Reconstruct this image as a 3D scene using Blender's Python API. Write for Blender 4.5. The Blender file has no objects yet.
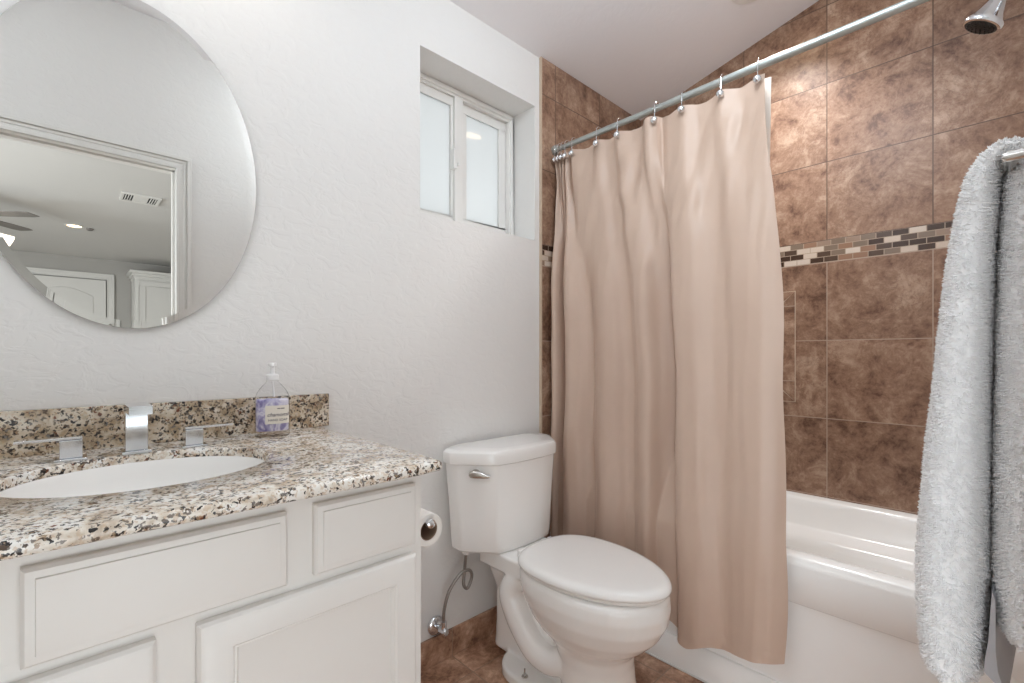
import bpy, bmesh, math, random
import numpy as np
from mathutils import Vector, Matrix, noise as mnoise

# ------------------------------------------------------------------ camera, world, exposure
C = bpy.context.scene.collection
SC = bpy.context.scene
CAM_A = math.radians(46.2433)
cd = bpy.data.cameras.new('camera'); cam = bpy.data.objects.new('camera', cd); C.objects.link(cam)
cam.location = (0, -1.4, 1.0906); cam.rotation_euler = (math.pi / 2, 0, CAM_A - math.pi / 2)
cd.sensor_width = 36; cd.lens = 472 / 1024 * 36; cd.shift_y = 14.5 / 1024; cd.clip_start = 0.01
SC.camera = cam
SC.view_settings.view_transform = 'Standard'; SC.view_settings.look = 'None'
SC.view_settings.gamma = 1.0; SC.view_settings.use_curve_mapping = False
SC.view_settings.exposure = -0.05
SC.cycles.max_bounces = 14; SC.cycles.diffuse_bounces = 8; SC.cycles.sample_clamp_indirect = 6
SC.cycles.caustics_refractive = False; SC.cycles.caustics_reflective = False

W = bpy.data.worlds.new('sky'); SC.world = W; W.use_nodes = True
bg = W.node_tree.nodes['Background']; bg.inputs[0].default_value = (0.96, 0.98, 1.0, 1); bg.inputs[1].default_value = 2.9

def area(name, loc, size, power, color=(1, .96, .91), rot=(0, 0, 0), sizey=None, spread=180, shape='DISK'):
    l = bpy.data.lights.new(name, 'AREA'); l.energy = power; l.color = color; l.shape = shape
    l.size = size
    if sizey: l.shape = 'RECTANGLE'; l.size_y = sizey
    l.spread = math.radians(spread)
    o = bpy.data.objects.new(name, l); C.objects.link(o); o.location = loc; o.rotation_euler = rot
    return o
CEIL0, SLOPE = 2.386, 0.239
def ceil_z(y): return CEIL0 + SLOPE * (-y)
XB, YC, XL = 2.3128, -1.50, -0.62          # right wall, front wall (with the doorway), left wall
area('shower_light', (1.97, -.73, ceil_z(-.73) - .03), .14, 8, (.98, .97, .96), spread=120)
def fill_point(name, loc, power, radius, color):  # bare point lamp for fill, no fixture modelled
    l = bpy.data.lights.new(name, 'POINT'); l.energy = power; l.color = color; l.shadow_soft_size = radius
    o = bpy.data.objects.new(name, l); C.objects.link(o); o.location = loc
fill_point('room_fill', (-.36, -.76, 2.38), 6.2, .14, (.84, .93, 1))  # added unseen fill lamp, brightens the towel and left-facing sides
fill_point('room_fill_two', (1.05, -.95, 2.36), 13.5, .12, (.83, .925, 1))  # second added fill lamp, lifts toilet, tub and ceiling
area('doorway_fill', (0, -2.05, .39), 1.9, 13, (.88, .95, 1), rot=(math.pi / 2, 0, 0), sizey=.72)  # added fill panel low in the bedroom, brightens cabinet fronts through the doorway
area('bedroom_side_fill', (-2.96, -2.62, 1.16), 1.6, 160, (.87, .945, 1), rot=(0, -math.pi / 2, 0), sizey=1.45)  # added fill panel before a solid wall, reaches towel, tub and curtain

# ------------------------------------------------------------------ helpers
def lin(r, g, b):
    def f(c):
        c /= 255.0
        return c / 12.92 if c <= .04045 else ((c + .055) / 1.055) ** 2.4
    return (f(r), f(g), f(b), 1)

class NT:
    def __init__(s, name):
        s.m = bpy.data.materials.new(name); s.m.use_nodes = True; s.t = s.m.node_tree
        s.b = s.t.nodes['Principled BSDF']; s.out = s.t.nodes['Material Output']
    def n(s, typ, **kw):
        d = s.t.nodes.new(typ)
        for k, v in kw.items():
            if k.startswith('i_'):
                key = k[2:]; key = int(key) if key.isdigit() else key.replace('_', ' ')
                s.put(d.inputs[key], v)
            else: setattr(d, k, v)
        return d
    def put(s, sock, v):
        if isinstance(v, bpy.types.NodeSocket): s.t.links.new(v, sock)
        else: sock.default_value = v
    def math(s, op, a, b=0.0, c=0.0):
        d = s.t.nodes.new('ShaderNodeMath'); d.operation = op
        s.put(d.inputs[0], a); s.put(d.inputs[1], b); s.put(d.inputs[2], c); return d.outputs[0]
    def vm(s, op, a, b=(0, 0, 0), sc=None):
        d = s.t.nodes.new('ShaderNodeVectorMath'); d.operation = op
        s.put(d.inputs[0], a); s.put(d.inputs[1], b)
        if sc is not None: s.put(d.inputs['Scale'], sc)
        return d.outputs[0]
    def mix(s, f, a, b):
        d = s.t.nodes.new('ShaderNodeMix'); d.data_type = 'RGBA'
        s.put(d.inputs[0], f); s.put(d.inputs[6], a); s.put(d.inputs[7], b); return d.outputs[2]
    def ramp(s, f, stops, const=False):
        d = s.t.nodes.new('ShaderNodeValToRGB'); e = d.color_ramp.elements
        while len(e) < len(stops): e.new(.5)
        for el, (p, c) in zip(e, stops):
            el.position = p; el.color = c if len(c) == 4 else (*c, 1)
        if const: d.color_ramp.interpolation = 'CONSTANT'
        s.put(d.inputs[0], f); return d.outputs[0]
    def co(s): return s.n('ShaderNodeTexCoord').outputs['Object']
    def noise(s, v, scale, detail=4, rough=.5, dist=0, col=False):
        d = s.n('ShaderNodeTexNoise'); s.put(d.inputs['Vector'], v)
        d.inputs['Scale'].default_value = scale; d.inputs['Detail'].default_value = detail
        d.inputs['Roughness'].default_value = rough; d.inputs['Distortion'].default_value = dist
        return d.outputs['Color' if col else 'Fac']
    def bump(s, h, strength=.2, dist=.002):
        d = s.n('ShaderNodeBump'); s.put(d.inputs['Height'], h)
        d.inputs['Strength'].default_value = strength; d.inputs['Distance'].default_value = dist
        s.t.links.new(d.outputs[0], s.b.inputs['Normal'])
    def set(s, col=None, rough=None, metal=None, spec=None, **kw):
        if col is not None: s.put(s.b.inputs['Base Color'], col)
        if rough is not None: s.put(s.b.inputs['Roughness'], rough)
        if metal is not None: s.put(s.b.inputs['Metallic'], metal)
        if spec is not None: s.put(s.b.inputs['Specular IOR Level'], spec)
        for k, v in kw.items(): s.put(s.b.inputs[k.replace('_', ' ')], v)
        return s.m

def plain(name, col, rough=.5, metal=0, spec=.5, var=0.03, scale=30, **kw):
    t = NT(name); f = t.noise(t.co(), scale, 3)
    a = tuple(max(0, c * (1 - var)) for c in col[:3]) + (1,); b = tuple(min(1, c * (1 + var)) for c in col[:3]) + (1,)
    return t.set(t.mix(f, a, b), rough, metal, spec, **kw)

def plaster(name, col, strength=.5, rough=.55):
    t = NT(name); v = t.co()
    h1 = t.noise(t.vm('MULTIPLY', v, (1, 1, 1.5)), 22, 3, .5, 1.2)
    r1 = t.ramp(h1, [(.42, (0, 0, 0)), (.56, (1, 1, 1))])
    h2 = t.noise(v, 130, 2)
    t.bump(t.math('ADD', t.math('MULTIPLY', r1, .8), t.math('MULTIPLY', h2, .12)), strength, .0016)
    f = t.noise(v, 3, 2); c2 = tuple(c * .97 for c in col[:3]) + (1,)
    return t.set(t.mix(f, col, c2), rough, 0, .4)

def tile_mat(name, ua, u0, du, v0, dv, va='Z', mosaic=False, grout=lin(142, 119, 104), dark=1.0, gw=.0038):
    t = NT(name); v = t.co()
    sp = t.n('ShaderNodeSeparateXYZ'); t.put(sp.inputs[0], v)
    u = sp.outputs[ua]; z = sp.outputs[va]
    zz = z
    if mosaic: zz = t.math('SUBTRACT', z, t.math('MULTIPLY', t.math('GREATER_THAN', z, 1.53), .0924))
    cu = t.math('DIVIDE', t.math('SUBTRACT', u, u0), du); cv = t.math('DIVIDE', t.math('SUBTRACT', zz, v0), dv)
    cb = t.n('ShaderNodeCombineXYZ'); t.put(cb.inputs[0], cu); t.put(cb.inputs[1], cv)
    cell = t.vm('FLOOR', cb.outputs[0])
    def edge(c): return t.math('ABSOLUTE', t.math('SUBTRACT', t.math('FRACT', c), .5))
    g = t.math('MAXIMUM', t.math('GREATER_THAN', edge(cu), .5 - gw / du / 2 * .9), t.math('GREATER_THAN', edge(cv), .5 - gw / dv / 2 * .9))
    wn = t.n('ShaderNodeTexWhiteNoise'); t.put(wn.inputs['Vector'], cell)
    off = t.vm('SCALE', wn.outputs['Color'], sc=7.0)
    p = t.vm('ADD', v, off)
    n1 = t.noise(p, 10, 12, .72, .45)
    n2 = t.noise(p, 48, 8, .7, .5)
    n3 = t.noise(p, 3.0, 2, .5, .3)
    f = t.math('ADD', t.math('MULTIPLY', n1, .60), t.math('ADD', t.math('MULTIPLY', n2, .26), t.math('MULTIPLY', n3, .14)))
    k = dark
    col = t.ramp(f, [(p_, tuple(c * k for c in lin(*c_)[:3])) for p_, c_ in ((.40, (106, 76, 60)), (.465, (145, 111, 90)), (.525, (165, 132, 110)), (.60, (194, 164, 141)))])
    vein = t.ramp(t.noise(p, 11, 7, .6, 3.0), [(.475, (0, 0, 0)), (.5, (1, 1, 1)), (.525, (0, 0, 0))])
    msk = t.ramp(n3, [(.45, (0, 0, 0)), (.6, (1, 1, 1))])
    col = t.mix(t.math('MULTIPLY', t.math('MULTIPLY', vein, msk), .38), col, tuple(c * k for c in lin(98, 70, 56)[:3]) + (1,))
    tint = t.math('ADD', .92, t.math('MULTIPLY', wn.outputs['Value'], .16))
    hs = t.n('ShaderNodeHueSaturation'); t.put(hs.inputs['Value'], tint); t.put(hs.inputs['Color'], col); col = hs.outputs[0]
    rgh = t.math('ADD', .24, t.math('MULTIPLY', n2, .25))
    if mosaic:
        bt = t.n('ShaderNodeTexBrick'); bt.offset = .5; bt.offset_frequency = 2; bt.squash = 1
        c2 = t.n('ShaderNodeCombineXYZ'); t.put(c2.inputs[0], u); t.put(c2.inputs[1], t.math('SUBTRACT', z, 1.4838))
        t.put(bt.inputs['Vector'], c2.outputs[0])
        bt.inputs['Color1'].default_value = (0, 0, 0, 1); bt.inputs['Color2'].default_value = (1, 1, 1, 1); bt.inputs['Mortar'].default_value = (.5, .5, .5, 1)
        bt.inputs['Scale'].default_value = 1; bt.inputs['Mortar Size'].default_value = .0013
        bt.inputs['Mortar Smooth'].default_value = 0; bt.inputs['Bias'].default_value = 0
        bt.inputs['Brick Width'].default_value = .050; bt.inputs['Row Height'].default_value = .0227
        mc = t.ramp(bt.outputs['Color'], [(0, lin(58, 42, 34)), (.26, lin(206, 190, 174)), (.40, lin(146, 114, 94)), (.60, lin(126, 110, 96)), (.72, lin(78, 62, 52)), (.84, lin(150, 128, 112)), (.93, lin(210, 196, 182))], True)
        mc = t.mix(t.math('MULTIPLY', t.noise(v, 160, 3), .18), mc, lin(120, 90, 70))
        mc = t.mix(bt.outputs['Fac'], mc, lin(168, 148, 130))
        band = t.math('MULTIPLY', t.math('GREATER_THAN', z, 1.4838), t.math('LESS_THAN', z, 1.5738))
        bandg = t.math('MULTIPLY', t.math('GREATER_THAN', z, 1.4808), t.math('LESS_THAN', z, 1.5768))
        g = t.math('MAXIMUM', t.math('MULTIPLY', g, t.math('SUBTRACT', 1, band)), t.math('SUBTRACT', bandg, band))
        col = t.mix(band, col, mc)
        rgh = t.math('SUBTRACT', rgh, t.math('MULTIPLY', band, .15))
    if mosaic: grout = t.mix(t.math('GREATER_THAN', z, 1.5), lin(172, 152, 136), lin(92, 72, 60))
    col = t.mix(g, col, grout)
    t.bump(t.math('SUBTRACT', t.math('MULTIPLY', n2, .15), g), .35, .0015)
    return t.set(col, rgh, 0, .45)

def granite_mat(name='granite', dens=0.0, base_c=None):
    t = NT(name); v = t.co()
    d = t.vm('ADD', v, t.vm('SCALE', t.noise(v, 110, 3, .6, 0, True), sc=.014))
    n1 = t.noise(v, 26, 5, .6, .6)
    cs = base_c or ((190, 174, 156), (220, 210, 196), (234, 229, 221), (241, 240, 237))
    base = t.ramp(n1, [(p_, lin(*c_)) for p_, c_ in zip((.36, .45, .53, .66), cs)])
    vo = t.n('ShaderNodeTexVoronoi'); t.put(vo.inputs['Vector'], d); vo.inputs['Scale'].default_value = 190
    sr = t.n('ShaderNodeSeparateColor'); t.put(sr.inputs[0], vo.outputs['Color'])
    cl = t.noise(v, 34, 3, .6)
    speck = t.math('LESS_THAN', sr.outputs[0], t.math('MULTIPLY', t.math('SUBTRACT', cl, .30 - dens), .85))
    sc = t.ramp(sr.outputs[1], [(0, lin(44, 40, 40)), (.55, lin(92, 74, 60)), (.72, lin(112, 66, 46)), (.82, lin(120, 116, 112))], True)
    col = t.mix(speck, base, sc)
    vo2 = t.n('ShaderNodeTexVoronoi'); t.put(vo2.inputs['Vector'], d); vo2.inputs['Scale'].default_value = 260
    s2 = t.n('ShaderNodeSeparateColor'); t.put(s2.inputs[0], vo2.outputs['Color'])
    col = t.mix(t.math('MULTIPLY', t.math('LESS_THAN', s2.outputs[0], .13), .8), col, lin(80, 68, 60))
    col = t.mix(t.math('MULTIPLY', t.math('GREATER_THAN', s2.outputs[1], .80), .5), col, lin(196, 168, 136))
    return t.set(col, .09, 0, .5)

M = {}
M['wall'] = plaster('wall_paint', lin(231, 230, 228), .38)
M['ceil'] = plaster('ceiling_paint', lin(238, 236, 238), .18, .7)
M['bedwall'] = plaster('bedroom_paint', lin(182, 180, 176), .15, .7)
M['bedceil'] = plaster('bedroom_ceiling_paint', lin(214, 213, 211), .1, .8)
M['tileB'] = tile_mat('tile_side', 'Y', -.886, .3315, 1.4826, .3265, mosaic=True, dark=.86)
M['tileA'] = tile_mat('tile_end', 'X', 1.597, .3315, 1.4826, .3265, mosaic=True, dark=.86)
M['tileF'] = tile_mat('tile_floor', 'X', 1.03, .46, -.13, .46, va='Y', grout=lin(150, 126, 108), dark=1.4)
M['tileBase'] = tile_mat('tile_baseboard', 'X', 1.03, .46, -.4, .6, grout=lin(150, 126, 108), dark=1.25)
M['bull'] = plain('tile_edge', lin(196, 176, 156), .4, var=.15)
M['granite'] = granite_mat()
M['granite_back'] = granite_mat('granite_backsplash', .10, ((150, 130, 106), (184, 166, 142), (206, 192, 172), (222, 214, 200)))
M['cab'] = plain('cabinet_paint', lin(230, 228, 225), .38, var=.012)
M['trim'] = plain('trim_paint', lin(228, 227, 224), .4, var=.01)
M['por'] = plain('porcelain', lin(246, 245, 243), .1, var=.006, Coat_Weight=.3, Coat_Roughness=.04)
M['seat'] = plain('seat_plastic', lin(246, 245, 243), .16, var=.006)
M['tub'] = plain('tub_acrylic', lin(246, 245, 243), .16, var=.006)
M['chrome'] = plain('chrome', (.78, .80, .83, 1), .10, 1, var=.02)
M['nickel'] = plain('brushed_nickel', (.66, .64, .61, 1), .24, 1, var=.05)
M['rod'] = plain('rod_metal', (.50, .54, .53, 1), .42, 1, var=.05)
M['vinyl'] = plain('window_vinyl', lin(235, 234, 231), .35, var=.01)
M['dark'] = plain('dark_rubber', lin(40, 38, 37), .6)
M['paper'] = plain('paper', lin(236, 233, 229), .9, var=.02, spec=.1)
M['card'] = plain('cardboard', lin(150, 124, 104), .9)
M['hose'] = plain('braided_steel', (.34, .32, .30, 1), .35, 1, var=.3, scale=400)
M['white'] = plain('white_plastic', lin(238, 238, 238), .3, var=.01)
M['label'] = plain('label_paper', lin(232, 226, 216), .6, var=.01)
M['ink'] = plain('label_ink', lin(80, 74, 82), .7)
M['satin'] = plain('grey_satin', lin(176, 176, 180), .35, var=.05)
M['fan'] = plain('fan_blade', lin(120, 116, 112), .5)
M['slot'] = plain('vent_slot', lin(26, 26, 26), .8)

def mirror_mat():
    t = NT('mirror_silver'); return t.set((.735, .725, .70, 1), .0, 1)
M['mirror'] = mirror_mat()
def emit(name, col, st):
    t = NT(name); t.set((.8, .8, .8, 1), .4); t.put(t.b.inputs['Emission Color'], col); t.put(t.b.inputs['Emission Strength'], st); return t.m
M['lamp'] = emit('lamp_glow', (1, .72, .42, 1), 9)
M['lamp2'] = emit('lamp_glow_soft', (1, .86, .72, 1), 3)

def frosted_mat():
    t = NT('frosted_glass'); nd = t.t.nodes
    tr = nd.new('ShaderNodeBsdfTranslucent'); tr.inputs[0].default_value = (.95, .97, .97, 1)
    gl = nd.new('ShaderNodeBsdfGlossy'); gl.inputs[0].default_value = (1, 1, 1, 1); gl.inputs['Roughness'].default_value = .04
    mx = nd.new('ShaderNodeMixShader')
    fr = nd.new('ShaderNodeFresnel'); fr.inputs[0].default_value = 1.5
    t.t.links.new(fr.outputs[0], mx.inputs[0]); t.t.links.new(tr.outputs[0], mx.inputs[1]); t.t.links.new(gl.outputs[0], mx.inputs[2])
    t.t.links.new(mx.outputs[0], t.out.inputs[0]); return t.m
M['frost'] = frosted_mat()

def curtain_mat():
    t = NT('curtain_satin'); v = t.co()
    w = t.n('ShaderNodeTexWave'); w.bands_direction = 'Z'; t.put(w.inputs['Vector'], v)
    w.inputs['Scale'].default_value = 420
    f = t.noise(v, 9, 3)
    col = t.mix(f, lin(194, 169, 152), lin(203, 179, 162))
    t.bump(t.math('ADD', t.math('MULTIPLY', w.outputs['Fac'], .2), t.noise(t.vm('MULTIPLY', v, (1, 1, .35)), 26, 3, .5, .6)), .16, .004)
    return t.set(col, .36, 0, .55, Sheen_Weight=.25, Sheen_Roughness=.4, Sheen_Tint=lin(240, 220, 205))
M['curtain'] = curtain_mat()
def liner_mat():
    t = NT('liner_vinyl'); return t.set(lin(226, 218, 208), .3, 0, .5, Transmission_Weight=.35)
M['liner'] = liner_mat()
M['towel'] = plain('towel_terry', lin(253, 253, 254), .95, var=.015, scale=120, spec=.1, Sheen_Weight=.7, Sheen_Roughness=.6)
def clear_mat():
    t = NT('clear_plastic'); nd = t.t.nodes
    tr = nd.new('ShaderNodeBsdfTransparent'); tr.inputs[0].default_value = (.97, .97, .975, 1)
    gl = nd.new('ShaderNodeBsdfGlossy'); gl.inputs['Roughness'].default_value = .05
    mx = nd.new('ShaderNodeMixShader'); lw = nd.new('ShaderNodeLayerWeight'); lw.inputs[0].default_value = .03
    t.t.links.new(lw.outputs['Fresnel'], mx.inputs[0]); t.t.links.new(tr.outputs[0], mx.inputs[1]); t.t.links.new(gl.outputs[0], mx.inputs[2])
    t.t.links.new(mx.outputs[0], t.out.inputs[0]); return t.m
M['clear'] = clear_mat()
def soap_mat():
    t = NT('lavender_soap'); v = t.co()
    f = t.noise(t.vm('MULTIPLY', v, (1, 1, .7)), 38, 4, .5, 1.4)
    col = t.ramp(f, [(.36, lin(128, 120, 170)), (.46, lin(178, 172, 208)), (.56, lin(228, 225, 236)), (.68, lin(190, 184, 214))])
    return t.set(col, .15, 0, .5)
M['soap'] = soap_mat()

def box(bm, x0, x1, y0, y1, z0, z1):
    vs = [bm.verts.new((x, y, z)) for x in (x0, x1) for y in (y0, y1) for z in (z0, z1)]
    for f in ((0, 1, 3, 2), (4, 6, 7, 5), (0, 4, 5, 1), (2, 3, 7, 6), (0, 2, 6, 4), (1, 5, 7, 3)):
        bm.faces.new([vs[i] for i in f])
def ringface(bm, a, b, closed=True):
    n = len(a)
    for i in range(n if closed else n - 1):
        j = (i + 1) % n
        try: bm.faces.new((a[i], a[j], b[j], b[i]))
        except ValueError: pass
def loft(bm, rings, cap0=True, cap1=True):
    R = [[bm.verts.new(p) for p in r] for r in rings]
    for a, b in zip(R, R[1:]): ringface(bm, a, b)
    if cap0: bm.faces.new(list(reversed(R[0])))
    if cap1: bm.faces.new(R[-1])
    return R
def frame_of(d):
    d = Vector(d).normalized(); u = Vector((0, 0, 1)) if abs(d.z) < .9 else Vector((1, 0, 0))
    a = d.cross(u).normalized(); return a, d.cross(a).normalized()
def tube(bm, pts, r, n=14, cap=True):
    pts = [Vector(p) for p in pts]; rings = []; a = None
    for i, p in enumerate(pts):
        d = (pts[min(i + 1, len(pts) - 1)] - pts[max(i - 1, 0)]).normalized()
        if a is None: a, b = frame_of(d)
        else:
            a = (a - d * a.dot(d)).normalized(); b = d.cross(a).normalized()
        rr = r[i] if isinstance(r, (list, tuple)) else r
        rings.append([p + a * (rr * math.cos(2 * math.pi * k / n)) + b * (rr * math.sin(2 * math.pi * k / n)) for k in range(n)])
    loft(bm, rings, cap, cap)
def lathe(bm, prof, origin, axis=(0, 0, 1), n=32, cap=True):
    o = Vector(origin); d = Vector(axis).normalized(); a, b = frame_of(d)
    loft(bm, [[o + d * h + (a * math.cos(2 * math.pi * k / n) + b * math.sin(2 * math.pi * k / n)) * max(r, 1e-5) for k in range(n)] for r, h in prof], cap, cap)
def prism(bm, poly, axis, c0, c1):
    def P(p, c):
        return {'x': (c, p[0], p[1]), 'y': (p[0], c, p[1]), 'z': (p[0], p[1], c)}[axis]
    loft(bm, [[P(p, c0) for p in poly], [P(p, c1) for p in poly]])
def torus(bm, c, axis, R, r, n=24, m=8):
    a, b = frame_of(axis); c = Vector(c); d = Vector(axis).normalized(); rings = []
    for i in range(n):
        t = 2 * math.pi * i / n; e = a * math.cos(t) + b * math.sin(t)
        rings.append([c + e * (R + r * math.cos(2 * math.pi * j / m)) + d * (r * math.sin(2 * math.pi * j / m)) for j in range(m)])
    V = [[bm.verts.new(p) for p in q] for q in rings]
    for i in range(n): ringface(bm, V[i], V[(i + 1) % n])
def spline(pts, n):
    P = [Vector(p) for p in pts]; out = []
    for i in range(len(P) - 1):
        p0 = P[max(i - 1, 0)]; p1 = P[i]; p2 = P[i + 1]; p3 = P[min(i + 2, len(P) - 1)]
        for k in range(n):
            t = k / n
            out.append(.5 * ((2 * p1) + (p2 - p0) * t + (2 * p0 - 5 * p1 + 4 * p2 - p3) * t * t + (3 * p1 - p0 - 3 * p2 + p3) * t ** 3))
    out.append(P[-1]); return out

def obj(name, bm, mat, parent=None, bevel=0, seg=2, smooth=40, sub=0, loc=None):
    bmesh.ops.remove_doubles(bm, verts=bm.verts, dist=1e-6)
    bmesh.ops.recalc_face_normals(bm, faces=bm.faces)
    base = Vector((0, 0, 0)); q = parent
    while q: base += Vector(q.location); q = q.parent
    if loc is not None: base = base + (Vector(loc) - base)
    if base.length: bmesh.ops.translate(bm, verts=bm.verts, vec=-base)
    ca = math.radians(smooth)
    for f in bm.faces: f.smooth = True
    for e in bm.edges:
        if len(e.link_faces) != 2 or e.calc_face_angle(0) > ca: e.smooth = False
    me = bpy.data.meshes.new(name); bm.to_mesh(me); bm.free()
    me.materials.append(mat); o = bpy.data.objects.new(name, me); C.objects.link(o)
    if parent:
        o.parent = parent
        if loc is not None:
            pb = Vector((0, 0, 0)); q = parent
            while q: pb += Vector(q.location); q = q.parent
            o.location = Vector(loc) - pb
    elif loc is not None: o.location = loc
    if bevel:
        b = o.modifiers.new('bevel', 'BEVEL'); b.width = bevel; b.segments = seg; b.limit_method = 'ANGLE'; b.angle_limit = math.radians(35); b.harden_normals = True
    if sub:
        s = o.modifiers.new('sub', 'SUBSURF'); s.levels = sub; s.render_levels = sub
    return o
def thing(name, label, cat, loc=(0, 0, 0), group=None):
    o = bpy.data.objects.new(name, None); C.objects.link(o); o.location = loc; o.empty_display_size = .05
    return tag(o, label, cat, group)
def tag(o, label, cat, group=None):
    o['label'] = label; o['category'] = cat
    if group: o['group'] = group
    return o
def struct(name, bm, mat, label=None, cat=None, parent=None, **kw):
    o = obj(name, bm, mat, parent, **kw)
    if parent is None:
        o['kind'] = 'structure'
        if label: o['label'] = label; o['category'] = cat
    return o
def B(): return bmesh.new()
def boxes(*bs):
    bm = B()
    for b in bs: box(bm, *b)
    return bm
def rrect(x0, x1, y0, y1, r, n=6):
    out = []
    for cx, cy, a0 in ((x1 - r, y1 - r, 0), (x0 + r, y1 - r, 90), (x0 + r, y0 + r, 180), (x1 - r, y0 + r, 270)):
        for k in range(n + 1):
            a = math.radians(a0 + 90 * k / n); out.append((cx + r * math.cos(a), cy + r * math.sin(a)))
    return out

# ------------------------------------------------------------------ room shell
FLOOR_Z = 0
struct('floor', boxes((XL - .1, XB + .1, -1.62, .25, -.06, 0)), M['tileF'], 'brown mottled stone tile floor of the bathroom', 'floor')
struct('floor_bedroom', boxes((-3.1, 2.5, -7.0, -1.62, -.06, 0)), plain('carpet', lin(190, 182, 172), .95), 'pale floor of the bedroom beyond the doorway', 'floor')
# back wall with the window opening
WX0, WX1, WZ0, WZ1, WD = .900, 1.477, 1.588, 2.167, .13
bm = B()
for b in ((XL - .1, WX0, 0, .25, 0, 2.6), (WX1, XB + .1, 0, .25, 0, 2.6), (WX0, WX1, 0, .25, 0, WZ0), (WX0, WX1, 0, .25, WZ1, 2.6)): box(bm, *b)
struct('wall_back', bm, M['wall'], 'pale grey textured wall with the mirror and window', 'wall')
NY0, NY1, NZ0, NZ1 = -.690, -.42, .968, 1.296       # niche hole in the side wall
bm = B()
for y0, y1, z0, z1 in ((YC - .12, NY0, 0, 2.9), (NY1, .25, 0, 2.9), (NY0, NY1, 0, NZ0), (NY0, NY1, NZ1, 2.9)): box(bm, XB, XB + .12, y0, y1, z0, z1)
box(bm, XB + .09, XB + .12, NY0, NY1, NZ0, NZ1)
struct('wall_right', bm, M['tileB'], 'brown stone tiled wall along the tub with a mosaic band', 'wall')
struct('wall_left', boxes((XL - .1, XL, -1.62, 0, 0, 2.9)), M['wall'], 'pale grey wall at the left end of the bathroom', 'wall')
DX0, DX1, DZ = -.36, .42, 2.03
bm = B()
for x0, x1, z0, z1 in ((XL - .1, DX0 - .02, 0, 2.9), (DX1 + .02, XB + .1, 0, 2.9), (DX0 - .02, DX1 + .02, DZ + .02, 2.9)): box(bm, x0, x1, YC - .11, YC, z0, z1)
struct('wall_front', bm, M['wall'], 'pale grey wall with the doorway, seen in the mirror', 'wall')
bm = B()
prism(bm, [(.25, CEIL0 - SLOPE * .25), (-1.62, ceil_z(-1.62)), (-1.62, ceil_z(-1.62) + .1), (.25, CEIL0 - SLOPE * .25 + .1)], 'x', XL - .1, XB + .1)
struct('ceiling', bm, M['ceil'], 'sloping pale ceiling rising from the window wall', 'ceiling')
TX0 = 1.504
bm = B(); box(bm, TX0 + .006, XB, -.012, -.0003, 0, CEIL0 + .001)
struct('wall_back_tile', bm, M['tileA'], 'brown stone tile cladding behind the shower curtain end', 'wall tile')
bm = B(); box(bm, TX0, TX0 + .006, -.0125, -.0003, 0, CEIL0 + .001)
struct('trim_1', bm, M['bull'], 'pale edge strip closing the tile cladding', 'trim')
bm = B(); box(bm, .56, TX0 - .001, -.011, -.0003, 0.0005, .098)
struct('baseboard_back', bm, M['tileBase'], 'brown stone tile baseboard behind the toilet', 'baseboard', bevel=.002)

# niche border: mitred tile pieces
ni = thing('shower_niche', 'mitred stone tile border of the niche in the tiled wall beside the curtain', 'niche', (XB, (NY0 + NY1) / 2, NZ0))
t_ = .045; e = .0012
oy0, oy1, oz0, oz1 = -.770, NY1 + .078, .890, 1.374
for poly in (((oy0, oz0), (NY0, NZ0), (NY0, NZ1), (oy0, oz1)), ((oy1, oz0), (NY1, NZ0), (NY1, NZ1), (oy1, oz1)),
             ((oy0, oz0), (NY0, NZ0), (NY1, NZ0), (oy1, oz0)), ((oy0, oz1), (NY0, NZ1), (NY1, NZ1), (oy1, oz1))):
    cy = sum(p[0] for p in poly) / 4; cz = sum(p[1] for p in poly) / 4
    q = [(cy + (p[0] - cy) * (1 - .003 / max(.02, abs(p[0] - cy))), cz + (p[1] - cz) * (1 - .003 / max(.02, abs(p[1] - cz)))) for p in poly]
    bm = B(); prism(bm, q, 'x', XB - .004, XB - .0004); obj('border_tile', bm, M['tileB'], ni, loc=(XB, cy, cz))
bm = B(); prism(bm, [(oy0, oz0), (oy1, oz0), (oy1, NZ0), (oy0, NZ0)], 'x', XB - .002, XB - .0003)
prism(bm, [(oy0, NZ1), (oy1, NZ1), (oy1, oz1), (oy0, oz1)], 'x', XB - .002, XB - .0003)
prism(bm, [(oy0, NZ0), (NY0, NZ0), (NY0, NZ1), (oy0, NZ1)], 'x', XB - .002, XB - .0003)
obj('grout', bm, M['bull'], ni)

# window
wn = bpy.data.objects.new('window_1', None); C.objects.link(wn); wn.location = ((WX0 + WX1) / 2, WD, WZ0); wn['kind'] = 'structure'
wn['label'] = 'white vinyl sliding window with frosted panes high beside the shower'; wn['category'] = 'window'
y0 = WD
def rframe(bm, x0, x1, z0, z1, w, ya, yb):
    box(bm, x0, x1, ya, yb, z0, z0 + w); box(bm, x0, x1, ya, yb, z1 - w, z1)
    box(bm, x0, x0 + w, ya, yb, z0 + w, z1 - w); box(bm, x1 - w, x1, ya, yb, z0 + w, z1 - w)
bm = B(); rframe(bm, WX0, WX1, WZ0, WZ1, .032, y0, y0 + .07); obj('frame', bm, M['vinyl'], wn, bevel=.003)
bm = B(); rframe(bm, WX0 + .012, WX1 - .012, WZ0 + .012, WZ1 - .012, .012, y0 - .008, y0 + .01); obj('frame_bead', bm, M['vinyl'], wn, bevel=.002)
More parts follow.
